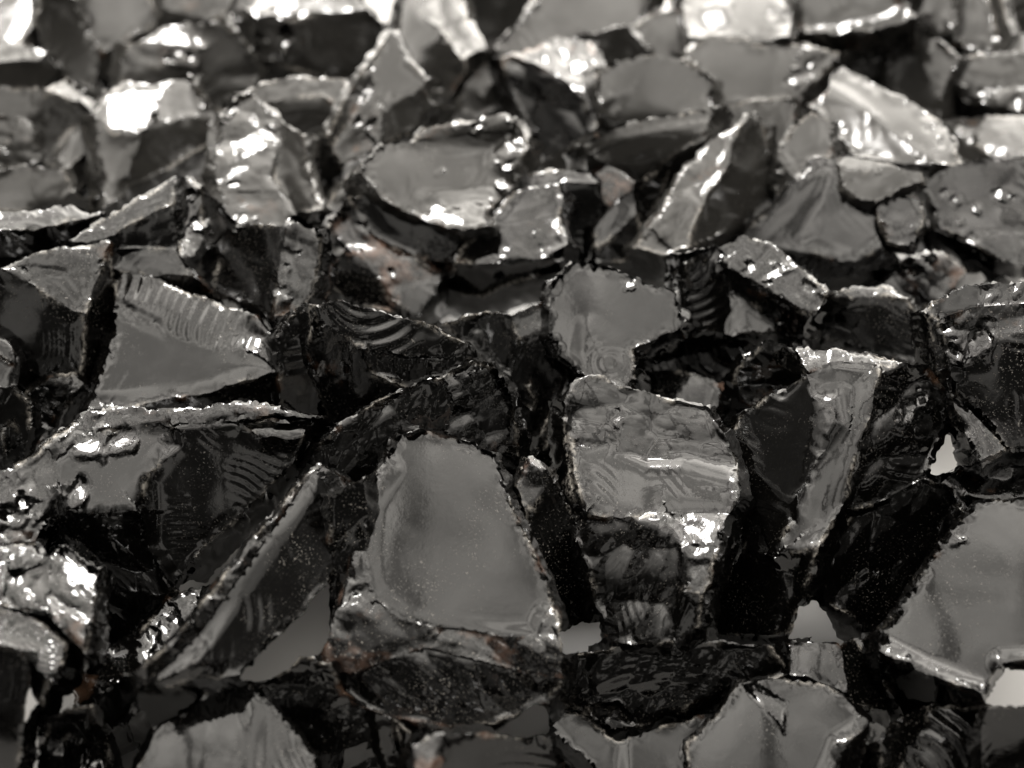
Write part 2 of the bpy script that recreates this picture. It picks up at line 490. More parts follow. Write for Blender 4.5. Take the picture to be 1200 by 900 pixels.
    if (fin & core).sum() > 8:
        fin &= core; viol = (tfront - zb)[fin]
        v = np.percentile(viol, 88) + 0.03
        if v > 0: sh = 1 - min(v, 0.30) / tfront.mean()
    zmin = (CAM[2] + (rays(P2) * (tfront * sh)[:, None])[:, 2]).min()
    if zmin < 0.012:
        sh *= (CAM[2] - 0.012) / (CAM[2] - zmin)
    tfront = tfront * sh
    tf = tfront + disp * pxw * sh
    zt = np.full(ZB.shape, -np.inf); np.maximum.at(zt, (zi[0][core], zi[1][core]), tfront[core]); mk = np.isfinite(zt); ZB[mk] = np.minimum(zt[mk], np.where(np.isfinite(ZB[mk]), ZB[mk], np.inf))
    X = CAM + rays(P2) * tf[:, None]
    # --- closed back
    bp = P2[bset]; bt = tf[bset]
    loopd = seg_dist
    Rg = 9.0 * max(0.7, sc)
    gx, gy = np.meshgrid(np.arange(P2[:, 0].min(), P2[:, 0].max(), Rg), np.arange(P2[:, 1].min(), P2[:, 1].max(), Rg))
    G = np.stack([gx.ravel(), gy.ravel()], 1)
    m = np.zeros(len(G), bool)
    m = ((G[:, None] - P2[None, ::3]) ** 2).sum(2).min(1) < 40
    G = G[m]
    dm = ((G[:, None] - bp[None]) ** 2).sum(2)
    dist = np.sqrt(dm.min(1)) if len(G) else np.zeros(0)
    kp = dist > Rg * 0.5; G = G[kp]; dm = dm[kp]; dist = dist[kp]
    tri_b = None
    bi = {int(v): i for i, v in enumerate(bset)}
    vb, _, tb, ovb, _, _ = delaunay_2d_cdt([Vector(p) for p in bp] + [Vector(p) for p in G], [(bi[int(a)], bi[int(b)]) for a, b in bnd], [], 1, 1e-5)
    R = max(dist.max() if len(dist) else 5.0, 5.0)
    NF = len(P2); verts = [tuple(x) for x in X]; bmap = []
    thick = fat * 2 * R * pxw
    nfr = None
    for i, o in enumerate(ovb):
        if o and o[0] < len(bset): bmap.append(int(bset[o[0]])); continue
        p = np.array((vb[i].x, vb[i].y))
        dd = ((bp - p) ** 2).sum(1) + 1.0; wt = 1 / dd ** 1.5
        tb0 = (wt @ bt) / wt.sum()
        u = min(1.0, math.sqrt(dd.min()) / R)
        t = tb0 + thick * math.sqrt(max(0, 1 - (1 - u) ** 2)) * (0.85 + 0.3 * nz.value(p[None], 30, 50.0)[0])
        k = ((P2 - p) ** 2).sum(1).argmin()
        t = max(t, tf[k] + 0.35 * thick * u + 0.01)
        d = rays(p)[0]; x = CAM + d * t
        if x[2] < 0.006: x = CAM + d * max(tf[k] + 0.004, (0.006 - CAM[2]) / d[2])
        bmap.append(len(verts)); verts.append(tuple(x))
    faces = [tuple(int(x) for x in t) for t in T]
    vb2 = np.array([(v.x, v.y) for v in vb])
    cb = [vb2[list(t)].mean(0) for t in tb]
    for t, c in zip(tb, cb):
        q = [bmap[x] for x in t]
        if len(set(q)) < 3: continue
        a, b, c3 = vb2[t[0]], vb2[t[1]], vb2[t[2]]
        s_ = (b[0] - a[0]) * (c3[1] - a[1]) - (b[1] - a[1]) * (c3[0] - a[0])
        faces.append(tuple(q) if s_ > 0 else tuple(q[::-1]))
    va = np.array(verts)
    if DEBUG: print('DEPTH', COUNT - 1, label[:30], round(float(tfront[core].mean()), 2), 'z', round(float(X[core][:, 2].min()), 2), round(float(X[core][:, 2].max()), 2))
    org = np.array([va[:, 0].mean(), va[:, 1].mean(), max(0.0, va[:, 2].min())])
    me = bpy.data.meshes.new('obsidian_chunk')
    me.from_pydata([tuple(v) for v in (va - org)], [], faces)
    me.update()
    for nm, arr in (('ridge', rid), ('chip', chip), ('edge', edge)):
        at = me.attributes.new(nm, 'FLOAT', 'POINT')
        full = np.zeros(len(verts), np.float32); full[:NF] = arr
        at.data.foreach_set('value', full)
    me.polygons.foreach_set('use_smooth', np.ones(len(me.polygons), bool))
    me.set_sharp_from_angle(angle=math.radians(32))
    me.materials.append(MATS[mat])
    ob = bpy.data.objects.new('obsidian_chunk', me); C.objects.link(ob)
    ob.location = org
    ob['label'] = label; ob['category'] = 'rock'; ob['group'] = 'chunks of black volcanic glass heaped on the tabletop'
    return ob
COUNT = 0
DEBUG = False
FLANK = 1.9

# ------------------------------------------------------------------ the chunks, far to near
# far edge of the heap
S("small grey chunk at the far edge between a dark slab and the white streaked chunk", [("t", "75,0 160,0 190,25 150,45 115,65 105,40 95,20"), ("d", "190,25 200,60 140,95 110,90 115,65 150,45")])
S("dull grey flake at the far edge above the chunk with a white lamp patch", [("t*", "185,0 290,0 262,20 228,24 190,14"), ("k", "190,14 228,24 262,20 300,40 290,62 222,50 180,40")])
S("dark glossy slab standing beside the far chunk with the long white streak", [("r", "52,0 78,0 100,35 115,65 112,112 78,95 52,66 40,30")])
S("far chunk with a long white streak running down its narrow top", [("W^", "18,0 52,0 40,28 20,52 0,82 0,45"), ("r+", "0,0 18,0 0,45"), ("dr", "52,0 60,20 54,64 20,52 40,28")], h=.45)
S("dark far chunk whose flat black face sits under a thin straight white edge", [("W^", "293,14 340,2 400,0 432,10 395,13 300,20"), ("k*", "293,14 300,20 350,24 358,62 335,80 300,66"), ("k", "350,24 395,13 432,10 452,40 440,95 395,96 335,80 358,62")], h=.42, scars='305,46,7 336,46,13')
S("blurred black chunk at the far edge beside the curved pale band", [("k", "536,0 645,0 612,32 582,48 556,70 545,45")])
S("pale grey flattish chunk lying farthest back beside a black chunk", [("t", "580,58 612,30 650,0 765,0 755,24 738,38 700,44 650,48 602,68"), ("k", "580,58 602,68 650,48 700,44 720,90 690,120 600,100")])
S("far black chunk with a curved pale band arching over its top", [("b^", "480,0 537,0 548,30 563,60 542,70 516,32 488,10"), ("l", "462,40 480,0 488,10 516,32 542,70 546,84 526,112 498,100 478,74"), ("r", "563,60 560,92 526,112 546,84 542,70")], h=.42)
S("grey triangular flake behind the smooth rounded grey chunk", [("t", "733,38 765,16 805,8 806,70 745,78")])
S("blurry black hollowed chunk at the far edge behind the smooth grey pair", [("k", "690,40 735,30 760,60 740,90 700,90")])
S("far chunk with a square white lamp reflection on its top", [("b", "798,0 932,0 925,40 882,50 835,46 808,42"), ("k", "808,42 835,46 882,50 925,40 950,80 930,110 850,100 800,80")], h=.4, scars='835,24,20 912,15,12')
S("far chunk with a wavy white band across its top and rough beads below it", [("tl", "932,0 1062,0 1050,9 1028,20 988,26 942,29"), ("W^", "942,29 988,26 1028,20 1050,9 1077,15 1060,27 1020,36 948,40"), ("l*+", "948,40 1020,36 1060,27 1077,15 1072,62 1040,67 1000,68 972,52"), ("d+", "972,52 1000,68 1040,67 1060,110 1010,130 960,90")], h=.42, scars='1000,55,7 1026,60,7 1058,48,8 1067,61,7')
S("dull grey far chunk next to the wavy white band", [("t", "1055,0 1122,0 1116,36 1098,46 1078,42 1066,22"), ("k", "1066,22 1078,42 1098,46 1116,36 1120,70 1070,80")], h=.36)
S("dark slab with pale lines at the far edge", [("kr", "1160,0 1200,0 1200,56 1182,40")])
S("tapered grey chunk leaning against the dark far slab", [("ur+", "1124,0 1152,0 1169,45 1150,58 1130,56 1116,26"), ("l", "1152,0 1165,0 1186,42 1180,66 1150,62 1150,58 1169,45")], h=.4)
S("dim grey sliver wedged beside the far beaded chunk", [("t", "1076,45 1100,48 1126,70 1106,102 1085,88"), ("l", "1040,66 1076,45 1085,88 1106,102 1100,145 1040,120")], h=.3)
S("rounded grey chunk with a beaded lower rim under the tapered far chunk", [("tr+", "1110,95 1120,72 1150,63 1190,64 1200,68 1200,100 1170,107 1140,104"), ("t*+", "1108,96 1140,104 1170,107 1200,100 1200,128 1170,129 1130,121"), ("kl+", "1108,96 1130,121 1170,129 1200,128 1200,150 1115,145")], h=.42, scars='1150,110,6 1170,106,7 1190,121,9 1132,118,5')
S("pale crumpled chunk below the rounded beaded one", [("b*+", "1112,140 1150,138 1200,133 1200,186 1170,183 1140,170"), ("l+", "1112,140 1140,170 1170,183 1160,210 1110,200 1090,150")], h=.4)
# second band
S("dark chunk with a bright curved rim and a narrow hollow", [("b", "0,58 20,50 52,62 44,70 12,72 0,76"), ("r", "0,76 12,72 44,70 52,62 72,88 56,106 0,104")], h=.4)
S("chunk with a white lamp patch on its top and a black overhang", [("W", "172,48 195,32 224,28 240,57 200,52"), ("t*", "148,52 172,48 200,52 240,57 232,83 160,79 143,97"), ("k", "224,28 265,26 292,60 300,82 232,83 240,57"), ("dr+", "143,97 160,79 232,83 300,82 290,130 200,130 140,120")], h=.42, scars='200,71,8 224,68,7')
S("big faceted chunk with a pale crescent on its dark rounded side", [("t+", "0,102 55,105 50,128 38,141 0,129"), ("b^+", "55,105 78,95 108,118 109,134 92,120"), ("dr+", "50,128 55,105 92,120 97,135 56,186 45,166 38,141"), ("ur", "97,135 109,134 98,176 75,202 50,189 56,186"), ("t*+", "0,129 38,141 45,166 50,189 20,196 0,206"), ("r", "109,134 106,205 86,226 75,202 98,176")], h=.45)
S("flat grey slab tucked under the faceted chunk with the pale crescent", [("tl+", "0,214 20,195 75,201 83,226 45,246 0,247"), ("dr+", "0,247 45,246 83,226 108,230 105,262 0,270")], h=.42)
S("chunk with a white swirl curling over its top", [("W^", "116,130 128,108 150,95 193,97 186,120 165,160 130,156"), ("tr", "193,97 225,88 241,138 186,138 186,120"), ("t+", "112,134 116,130 130,156 165,160 150,202 120,224"), ("r", "165,160 186,138 241,138 256,165 182,204 118,244 120,224 150,202")], h=.45, ripple=(148, 126, 26, .05))
S("dark chunk capped by a pale flat band beside the tall mottled chunk", [("u", "282,112 308,98 350,88 400,92 419,106 400,124 378,111 345,113 310,119"), ("k", "310,119 345,113 378,111 400,124 396,172 385,242 350,250 330,200")], h=.4)
S("tall mottled chunk with a dark hollow side and beads down one edge", [("u*", "262,135 288,110 305,119 330,150 321,206 346,247 334,268 262,265 255,200"), ("l", "305,119 326,140 358,160 356,190 374,245 346,247 321,206 330,150")], h=.5, scars='268,131,9 306,170,10 321,147,7 266,209,11 281,177,5 286,256,7 275,217,9 296,258,5')
S("upright pointed shard with one pale face and bright beads along its edge", [("ul+", "458,38 480,74 500,95 496,108 450,119 430,88"), ("r+", "496,108 509,124 491,151 452,170 450,119"), ("tr*+", "430,88 450,119 452,170 400,197 388,175 412,130"), ("r+", "458,38 430,88 412,130 388,175 380,160 425,82")], h=.55, scars='423,115,7 434,82,6 434,146,6 418,143,6')
S("thin pale sliver lying behind the chunk with three lamp spots", [("u", "545,100 580,68 602,66 576,100 570,117"), ("k", "545,100 570,117 576,100 602,66 610,110 560,140 540,130")], h=.34)
S("black hollow chunk with three round lamp spots on its crest and a brown glow inside", [("b*", "600,66 650,45 690,50 701,85 676,108 640,80"), ("t*", "676,108 701,85 705,130 695,140"), ("l!", "590,70 600,66 640,80 676,108 695,140 700,162 680,200 608,200 620,152 600,112")], h=.42, mat='rusty', scars='638,70,7 661,63,10 678,78,10')
S("smooth flat topped grey chunk lying behind another smooth grey chunk", [("t^", "800,60 832,41 870,43 886,55 940,51 926,90 926,116 880,119 840,126 830,95"), ("t*", "940,51 986,62 972,80 942,108 928,130 926,90")], h=.42, scars='930,95,8 950,75,6')
S("dim grey ledge under the smooth flat topped chunk", [("t", "838,126 880,119 926,116 932,140 926,168 905,184 860,152"), ("k", "838,126 860,152 905,184 890,210 840,190")], h=.36)
S("smooth rounded grey chunk with a soft sheen and a small white glint on its crest", [("tr^", "700,82 745,64 800,66 832,95 838,128 800,132 760,141 715,149 704,120"), ("k", "704,120 715,149 760,141 800,132 838,128 820,180 720,180 700,150")], h=.46)
S("dark flake between the black hollow chunk and the pale ledge", [("k", "640,190 700,150 725,160 712,230 680,240 640,215")], h=.3)
S("chunk with a thin pale ledge above a slanted grey face", [("u+", "682,172 728,150 760,139 838,127 831,141 770,153 720,166 695,179"), ("tl+", "695,179 720,166 770,153 831,141 826,162 790,180 750,212 718,196"), ("kl+", "682,172 695,179 718,196 750,212 790,180 826,162 815,215 760,270 715,250 690,210")], h=.42, scars='752,136,6 690,205,5')
S("little brown tipped chip under the pale ledge", [("t*", "690,186 718,196 750,212 740,227 715,242 694,216")], h=.4, mat='rusty')
S("narrow dark shard with grey lines beside the bluish black chunk", [("kr", "694,268 714,245 740,225 760,205 790,185 770,240 745,272 718,296")], h=.36)
S("narrow grey splinter leaning beside the black hollow slab", [("t", "697,268 722,240 742,226 745,250 722,274 700,292"), ("k", "700,292 722,274 745,250 760,300 700,310")], h=.34)
S("upright dark slab with a thin lit top edge under the black hollow chunk", [("k", "640,224 665,214 700,214 706,240 703,268 690,292 668,300 655,262"), ("u", "604,206 650,199 692,203 700,214 665,214 640,224 600,222")], h=.38)
S("bluish black chunk with a mottled grey side and a black lower face", [("t*+", "745,290 760,265 800,210 830,170 865,150 856,190 820,240 805,292 775,298"), ("r+", "865,150 880,131 895,150 901,195 913,228 872,264 805,292 820,240 856,190")], h=.5)
S("small curved chunk with pale stripes between the bluish black one and the large pale blade", [("u~", "928,150 950,131 976,142 978,165 972,185 948,186 930,210 912,185"), ("k*", "912,185 930,210 912,228 902,216")], h=.46, sk=.5, scars='912,200,6 906,218,6 925,198,4')
S("large pale blade with a bright outer edge and long scratch lines", [("b^", "983,78 1000,84 1050,110 1100,140 1118,165 1127,193 1082,190 1042,150 1000,116 976,100"), ("ul", "948,122 976,100 1000,116 1042,150 1082,190 1060,192 1000,184 988,160"), ("d+", "1127,193 1095,200 1060,192 1082,190")], h=.5, sk=.4, scars='1016,136,9 1086,146,6 1104,165,6 985,155,6 1060,162,5')
S("dark splinters jammed under the big spotted grey chunk", [("k", "1078,262 1112,275 1168,300 1184,330 1130,337 1088,302")], h=.3)
S("wide grey chunk with a gentle rise carrying a small pale rimmed disc", [("tr", "868,280 930,216 968,202 965,236 930,287 900,297"), ("u+", "930,216 955,188 985,184 986,215 968,202"), ("tl", "968,202 986,215 1000,238 1028,240 1034,286 1002,312 930,287 965,236"), ("dl", "868,280 900,297 930,287 1002,312 1034,286 1056,308 1012,326 960,332 910,318")], h=.44)
S("small rounded chunk with a sparkling lower tip beside the pale rimmed disc", [("t", "1026,240 1050,226 1080,236 1081,262 1056,268 1030,262"), ("t*", "1030,262 1056,268 1081,262 1066,292 1040,287")], h=.5, sk=.3)
S("pale rimmed disc lying on the wide grey chunk", [("b^", "982,190 990,183 1040,191 1058,196 1022,203 994,203"), ("tl^", "982,190 994,203 1022,203 1058,196 1080,202 1083,216 1050,227 1026,241 1008,238 988,224")], h=.55, sk=.25)
S("big spotted grey chunk with white beads scattered on its face", [("t", "1080,216 1102,200 1150,186 1200,184 1200,270 1152,276 1102,266 1094,248"), ("t*", "1102,266 1152,276 1200,270 1200,332 1166,302 1130,282")], h=.45, sk=.5, scars='1110,226,6 1120,236,6 1143,243,7 1171,229,8 1124,259,6 1190,232,5 1140,285,9 1120,280,6')
S("small brownish pebble of glass covered in white beads", [("tr*", "1038,332 1055,306 1085,294 1112,300 1132,320 1102,356 1076,360 1048,342"), ("k", "1038,332 1048,342 1076,360 1102,356 1110,385 1040,370")], h=.36, mat='rusty', scars='1055,316,7 1075,320,7 1092,306,6 1066,305,5')
# middle band
S("thin lined shard beside the mottled dished chunk", [("t*", "368,262 400,216 442,180 450,186 430,204 412,228 378,268")], h=.42)
S("dark chunk with a brown mottled face and a black oval hollow", [("k", "410,230 440,226 500,258 546,270 528,304 480,302 440,276"), ("tl*", "384,270 410,230 440,276 480,302 518,322 506,347 486,370 456,352 420,300"), ("k^", "388,298 420,300 456,352 466,368 420,358 388,338")], h=.4, mat='rusty', scars='425,268,6 460,320,6')
S("broad dished grey chunk with a shallow hollow and a white glint on its lower edge", [("t*", "482,165 500,148 540,141 590,135 608,142 600,154 560,156 510,166"), ("t", "430,190 450,169 482,165 476,186 486,206 500,236 500,257 460,241 440,226 424,206"), ("t=", "476,186 482,165 510,166 560,156 600,154 588,190 530,199 486,206"), ("t=", "486,206 530,199 588,190 608,201 590,231 568,250 530,240 500,236"), ("t*", "600,154 608,142 618,166 608,201 588,190"), ("W", "500,236 530,240 568,250 576,264 540,270 500,257")], h=.52, scars='595,195,7 590,216,9 540,262,7 560,148,7 605,165,6 515,201,5 435,205,4')
S("crumpled chunk with white lamp glints on its ridge under the dished chunk", [("t", "572,268 590,240 605,224 655,214 661,236 655,256 600,264"), ("W^", "545,285 572,280 598,290 585,309 560,309 534,305"), ("u*", "545,285 572,268 600,264 655,256 663,290 640,300 628,305 598,290 572,280"), ("t*", "598,290 628,305 600,311 585,309"), ("k*", "534,305 560,309 600,311 640,300 663,290 656,321 600,330 562,348 528,340")], h=.44, scars='632,298,9 655,302,8 580,276,5 628,270,6 585,325,6')
S("rounded upright lozenge with a smooth oval face", [("tr*+", "204,216 221,208 236,222 239,262 207,268"), ("u^", "207,268 239,262 244,290 233,306 212,300"), ("r", "236,222 266,255 276,266 263,290 250,348 227,320 212,300 233,306 244,290 239,262")], h=.48, scars='224,228,7 231,262,9')
S("long low bar with a pale top running beside the smooth oval lozenge", [("u", "205,208 204,238 150,262 134,276 100,286 86,283 112,262 160,235"), ("d", "204,238 206,292 130,293 100,286 134,276 150,262")], h=.46, scars='122,266,7 150,245,5')
S("low black chunk with a flat pale rim along its crest", [("b", "0,249 55,247 85,241 114,250 80,259 40,269 0,269"), ("r", "0,269 40,269 80,259 114,250 130,290 60,310 0,325")], h=.42)
S("wide dark chunk with a scratched face and a glinting mottled end", [("l", "263,290 276,264 333,265 330,300 322,372 272,352 246,347"), ("t*", "333,265 346,255 373,270 376,300 366,346 344,366 322,372 330,300")], h=.42, scars='329,346,8 336,315,5 350,300,5')
S("flat dim grey piece lying behind the ripple banded chunk", [("t", "130,293 206,291 212,304 226,322 150,322 128,313"), ("d", "128,313 150,322 226,322 260,360 130,345")], h=.34)
S("black angular chunk filling the hollow beside the grey tongue shaped chunk", [("k!", "795,300 830,290 815,400 870,400 880,420 862,440 850,480 800,440 738,440 735,400 800,372")], h=.26)
S("chunk with a crumpled glittering crown and dark fluted side", [("ul*", "830,294 870,277 900,288 890,306 910,322 936,312 972,344 950,369 915,356 890,336 850,316"), ("W^", "900,288 936,312 910,322 890,306"), ("r~", "805,310 830,294 850,316 856,346 850,391 798,391 808,345"), ("t+", "856,346 870,341 900,370 910,391 850,391"), ("dr*", "850,316 890,336 915,356 950,369 940,396 910,391 900,370 870,341 856,346")], h=.44, scars='880,315,8 905,322,10 925,303,8 955,342,9 960,356,8 845,302,6')
S("rounded black chunk with a dull face and a thin bright rim", [("u", "968,350 978,344 1000,337 1040,337 1064,352 1034,346 1000,347"), ("kl", "968,350 1000,347 1034,346 1064,352 1083,386 1086,432 1050,422 1006,407 1000,386 972,378 950,376"), ("f", "950,376 972,378 1000,386 1006,407 956,397")], h=.42, mat='dusty')
S("dark broken shards standing on edge behind the flat tongue shaped grey chunk", [("k!", "518,382 570,364 602,369 608,402 598,442 572,428 556,410"), ("t", "602,369 640,352 650,390 630,385 612,405 608,402"), ("k", "598,442 612,405 630,385 650,390 664,440 655,470 640,505 622,545 604,505"), ("t^", "603,455 618,450 626,470 622,482 610,470")], h=.3)
S("flat tongue shaped grey chunk with a round scar and two dark blotches", [("t^", "672,309 700,311 760,334 790,345 801,375 795,386 740,409 710,401 690,386 681,350"), ("t=", "642,360 650,330 672,309 681,350 690,386 686,411 690,442 660,416 645,391"), ("u~", "690,386 710,401 740,409 743,440 730,457 690,442 686,411")], h=.46, ripple=(715, 425, 9, .05), scars='737,333,8')
S("grey back chunk with a rusty rounded end behind the two tier chunk", [("t", "736,440 800,434 846,450 842,500 800,480 760,470"), ("t*", "846,450 863,472 858,506 842,500")], h=.3, mat='rusty')
# left middle
S("dark chunk with a speckled front and a flat triangular grey top", [("u*", "5,318 30,300 60,292 129,286 123,312 118,322 30,326"), ("t", "30,326 118,322 97,369 60,352"), ("k", "0,330 5,318 30,326 60,352 97,369 98,402 96,446 60,448 22,432 0,395"), ("r", "129,286 137,345 132,392 112,450 96,446 98,402 97,369 118,322 123,312")], h=.46, mat='dusty', scars='30,322,5 120,310,4')
S("small chunk with a beaded rim peeking beside the speckled dark one", [("tl", "0,385 12,398 20,430 14,456 0,460"), ("r", "0,385 12,398 25,425 22,450 14,456 20,430")], h=.44)
S("small dark splinter with bright crumbs on its edges below the speckled dark chunk", [("k*", "30,462 55,440 86,437 100,455 70,482 62,500 52,490"), ("tl*", "30,462 52,490 62,500 40,535 22,570 36,500"), ("r", "62,500 70,482 100,455 118,470 70,520 40,535")], h=.34)
S("black chunk with a faint grey patch behind the long two faced boulder", [("k", "0,460 14,456 32,470 36,500 22,570 0,600"), ("f", "4,500 15,495 25,520 8,530")], h=.34)
S("ripple banded chunk with curved pale ridges and a dark mottled stripe", [("t^", "184,375 210,395 245,409 290,411 308,422 325,436 230,461 145,479 186,432 183,402"), ("t=", "152,358 184,375 183,402 186,432 145,479 122,479 150,432 155,385"), ("t^=", "136,350 152,358 155,385 150,432 122,479 104,479 118,441 135,390"), ("u~", "133,335 148,320 166,322 250,353 298,371 318,390 320,405 290,411 245,409 210,395 184,375 152,358 136,350"), ("t*", "298,371 318,390 323,420 325,436 308,422 290,411 320,405"), ("d", "104,479 145,479 230,461 325,436 345,470 330,500 200,500 110,500")], h=.46, ripple=(430, 440, 12, .11))
S("black wedge in the gap behind the dished dark block", [("k", "325,400 345,366 375,360 385,420 372,500 330,470")], h=.3)
S("dished dark block with a bowl shaped top and glinting chipped corner", [("f~", "362,360 395,351 440,365 500,380 545,404 521,420 480,420 430,408 400,395 372,376"), ("k!", "430,408 480,420 521,420 545,404 558,426 520,441 476,454 436,441"), ("l*", "362,360 372,376 400,395 430,408 436,441 476,454 425,482 388,512 364,440")], h=.46, ripple=(430, 330, 16, .09), scars='370,386,8')
S("jet black jagged chunk crouching behind the tall grey topped block", [("k!", "385,512 425,482 476,454 520,441 532,480 520,506 470,500 440,532 400,560 360,545 372,520"), ("kr*", "520,441 550,424 572,425 596,465 606,505 604,550 598,578 560,560 540,520 520,506 532,480"), ("k", "440,532 470,500 520,506 540,520 560,560 598,578 560,620 440,620 400,560")], h=.38, scars='')
S("narrow leaning splinter with one bright edge beside the two tier chunk", [("ul", "655,437 666,440 656,481 641,521 625,537 645,480"), ("kl", "666,440 670,480 660,520 640,560 625,537 641,521 656,481")], h=.36)
S("slim black chunk with a rust brown tip beside the tall grey topped block", [("t*", "606,570 622,535 641,550 639,576 626,596 612,592"), ("kr", "612,592 626,596 639,576 641,550 668,600 690,660 702,728 665,728 640,690")], h=.36, mat='rusty', scars='')
# right middle
S("mottled round black knob tucked against the grey striped chunk", [("k*", "862,440 872,420 900,402 926,404 942,430 936,452 900,468 880,482 866,472"), ("d", "862,440 866,472 880,482 870,520 845,500")], h=.4, scars='')
S("grey striped black chunk with a pale band running down its middle", [("t^+", "945,442 975,425 1029,428 1026,455 1015,500 1000,540 990,592 960,641 905,654 935,600 950,556 968,520 980,496 975,470 955,461"), ("l+", "868,490 900,466 945,442 955,461 975,470 980,496 968,520 950,556 935,600 905,654 872,640 858,560 854,515"), ("kr!", "1029,428 1080,430 1106,455 1109,490 1096,530 1080,562 1050,582 1000,598 990,592 1000,540 1015,500 1026,455"), ("u*", "930,408 1000,412 1080,430 1029,428 975,425 945,442"), ("k!", "872,640 905,654 960,641 942,700 926,744 832,748 840,690")], h=.44, ripple=(880, 560, 13, .05), scars='1066,485,9 1083,470,8')
S("huge black block with a flat glinting lid and a long slanting front face", [("t*", "1098,374 1140,360 1200,352 1200,374 1166,396 1150,388 1138,405 1128,428 1112,431 1108,402"), ("W^", "1166,396 1150,388 1138,405 1128,428 1150,421"), ("u", "1084,366 1110,345 1150,335 1200,327 1200,352 1140,360 1098,374"), ("dl", "1112,431 1150,421 1166,396 1200,374 1200,522 1182,528 1150,482 1120,466"), ("u^", "1114,462 1126,470 1182,528 1150,542 1130,504"), ("dr", "1084,366 1098,374 1108,402 1112,431 1114,462 1130,504 1115,500 1095,420")], h=.44, mat='dusty', scars='1150,396,13 1110,386,10 1122,415,8 1160,346,10 1190,338,8')
S("flat rough flake under the huge black block", [("u*", "1128,546 1200,524 1200,582 1160,586 1120,580 1096,572"), ("d", "1096,572 1120,580 1160,586 1130,640 1090,620")], h=.36)
S("jet black ridged chunk between the grey striped chunk and the big pale faced boulder", [("k!", "962,650 1000,602 1050,578 1082,562 1112,570 1128,600 1112,632 1082,672 1052,712 1030,748 995,722 965,702")], h=.3, scars='')
# front left
S("long two faced boulder with a grey window and a black mottled flank", [("f*", "105,482 130,478 200,480 300,470 345,480 378,489 370,493 282,496 200,498 150,500 100,511"), ("b^", "282,496 320,488 370,493 355,514 310,513"), ("t^+", "65,541 100,511 150,500 200,498 206,521 171,560 166,600 100,601 68,571"), ("k", "200,498 282,496 310,513 355,514 340,546 290,596 240,641 200,691 171,641 166,600 171,560 206,521"), ("ur*", "0,575 40,535 80,500 105,482 100,511 65,541 68,571 62,605 40,640 0,642"), ("kr!+", "100,601 166,600 171,641 200,691 216,692 160,742 100,792 72,772 110,700 115,667 75,642 62,605 68,571")], h=.38, scars='100,524,17 143,520,15 92,580,13 14,606,15 26,590,8 40,600,8')
S("crumpled glittering lump lying against the long two faced boulder", [("t*", "0,642 40,636 58,660 30,670 28,690 56,722 0,700"), ("W^", "58,660 30,670 28,690 56,722"), ("t*", "58,660 75,643 114,668 110,715 102,764 80,746 56,722")], h=.42, scars='16,688,14 70,677,8')
S("fibrous grey strip with fine parallel grooves", [("t~", "0,702 40,726 76,755 73,782 55,802 40,772 0,747"), ("d", "0,747 40,772 55,802 50,830 30,800 0,790")], h=.36, ripple=(120, 620, 5, .16))
S("black speckled chunk under the fibrous grey strip", [("k", "0,745 30,764 36,800 26,850 18,900 0,900")], h=.25, mat='dusty')
S("low ridge of sparkling crumbs along the long slanted slab", [("u*", "78,792 160,742 200,702 237,688 232,722 160,792 100,822 84,832"), ("k", "84,832 100,822 160,792 165,840 110,870 80,860")], h=.3, scars='202,718,9 180,745,8')
S("dark lump with one round lamp spot at the near edge", [("l*", "45,890 60,840 84,832 108,828 122,862 110,874 80,862"), ("b*", "45,890 80,862 110,874 122,862 145,900 40,900")], h=.3, scars='90,880,11')
S("long slanted slab with a speckled dark face and a beaded pale edge", [("ur*", "360,557 373,546 300,651 236,741 171,806 159,791 215,736 290,641"), ("r", "373,546 386,576 425,591 415,622 386,681 331,741 281,791 171,806 236,741 300,651"), ("kr*", "373,546 400,560 425,591 386,576"), ("r", "171,806 281,791 225,835 180,860 163,838 159,791")], h=.34, mat='dusty', scars='')
S("black rough chunk under the tall grey topped block", [("k!", "300,800 330,788 350,770 386,776 402,812 442,836 462,870 470,900 360,900 330,850")], h=.2)
# front middle
S("dark speckled shard leaning on the side of the tall grey topped block", [("kl", "408,622 430,600 428,642 432,682 405,702 385,748 384,692"), ("k", "384,580 425,560 430,600 408,622 390,660")], h=.3, mat='dusty')
S("black layered slab with grey steps at the near edge", [("k!", "640,770 740,757 800,755 866,755 902,760 926,790 860,802 800,831 752,850 692,842 648,815"), ("f", "690,828 722,824 752,850 720,858")], h=.2)
S("tall grey topped block with a rough rusty lower rim", [("t^+", "455,551 480,521 535,515 560,535 575,561 590,601 615,651 640,721 630,746 590,746 555,741 510,736 470,726 440,701 428,681 428,641 432,591"), ("t=", "450,545 470,510 490,504 535,511 535,515 480,521 455,551"), ("t=", "535,511 575,530 588,560 603,600 626,650 652,720 640,721 615,651 590,601 575,561 560,535 535,515"), ("f*+", "428,681 440,701 470,726 510,736 555,741 590,746 630,746 640,721 652,720 661,750 659,796 620,791 560,776 500,761 460,771 420,791 382,791 385,741 405,691"), ("k!+", "382,791 420,791 460,771 500,761 560,776 620,791 659,796 640,822 580,846 520,851 440,836 400,813"), ("l", "450,545 455,551 432,591 428,641 428,681 405,691 420,640 428,580")], h=.46, mat='rusty', rough=1.0, scars='')
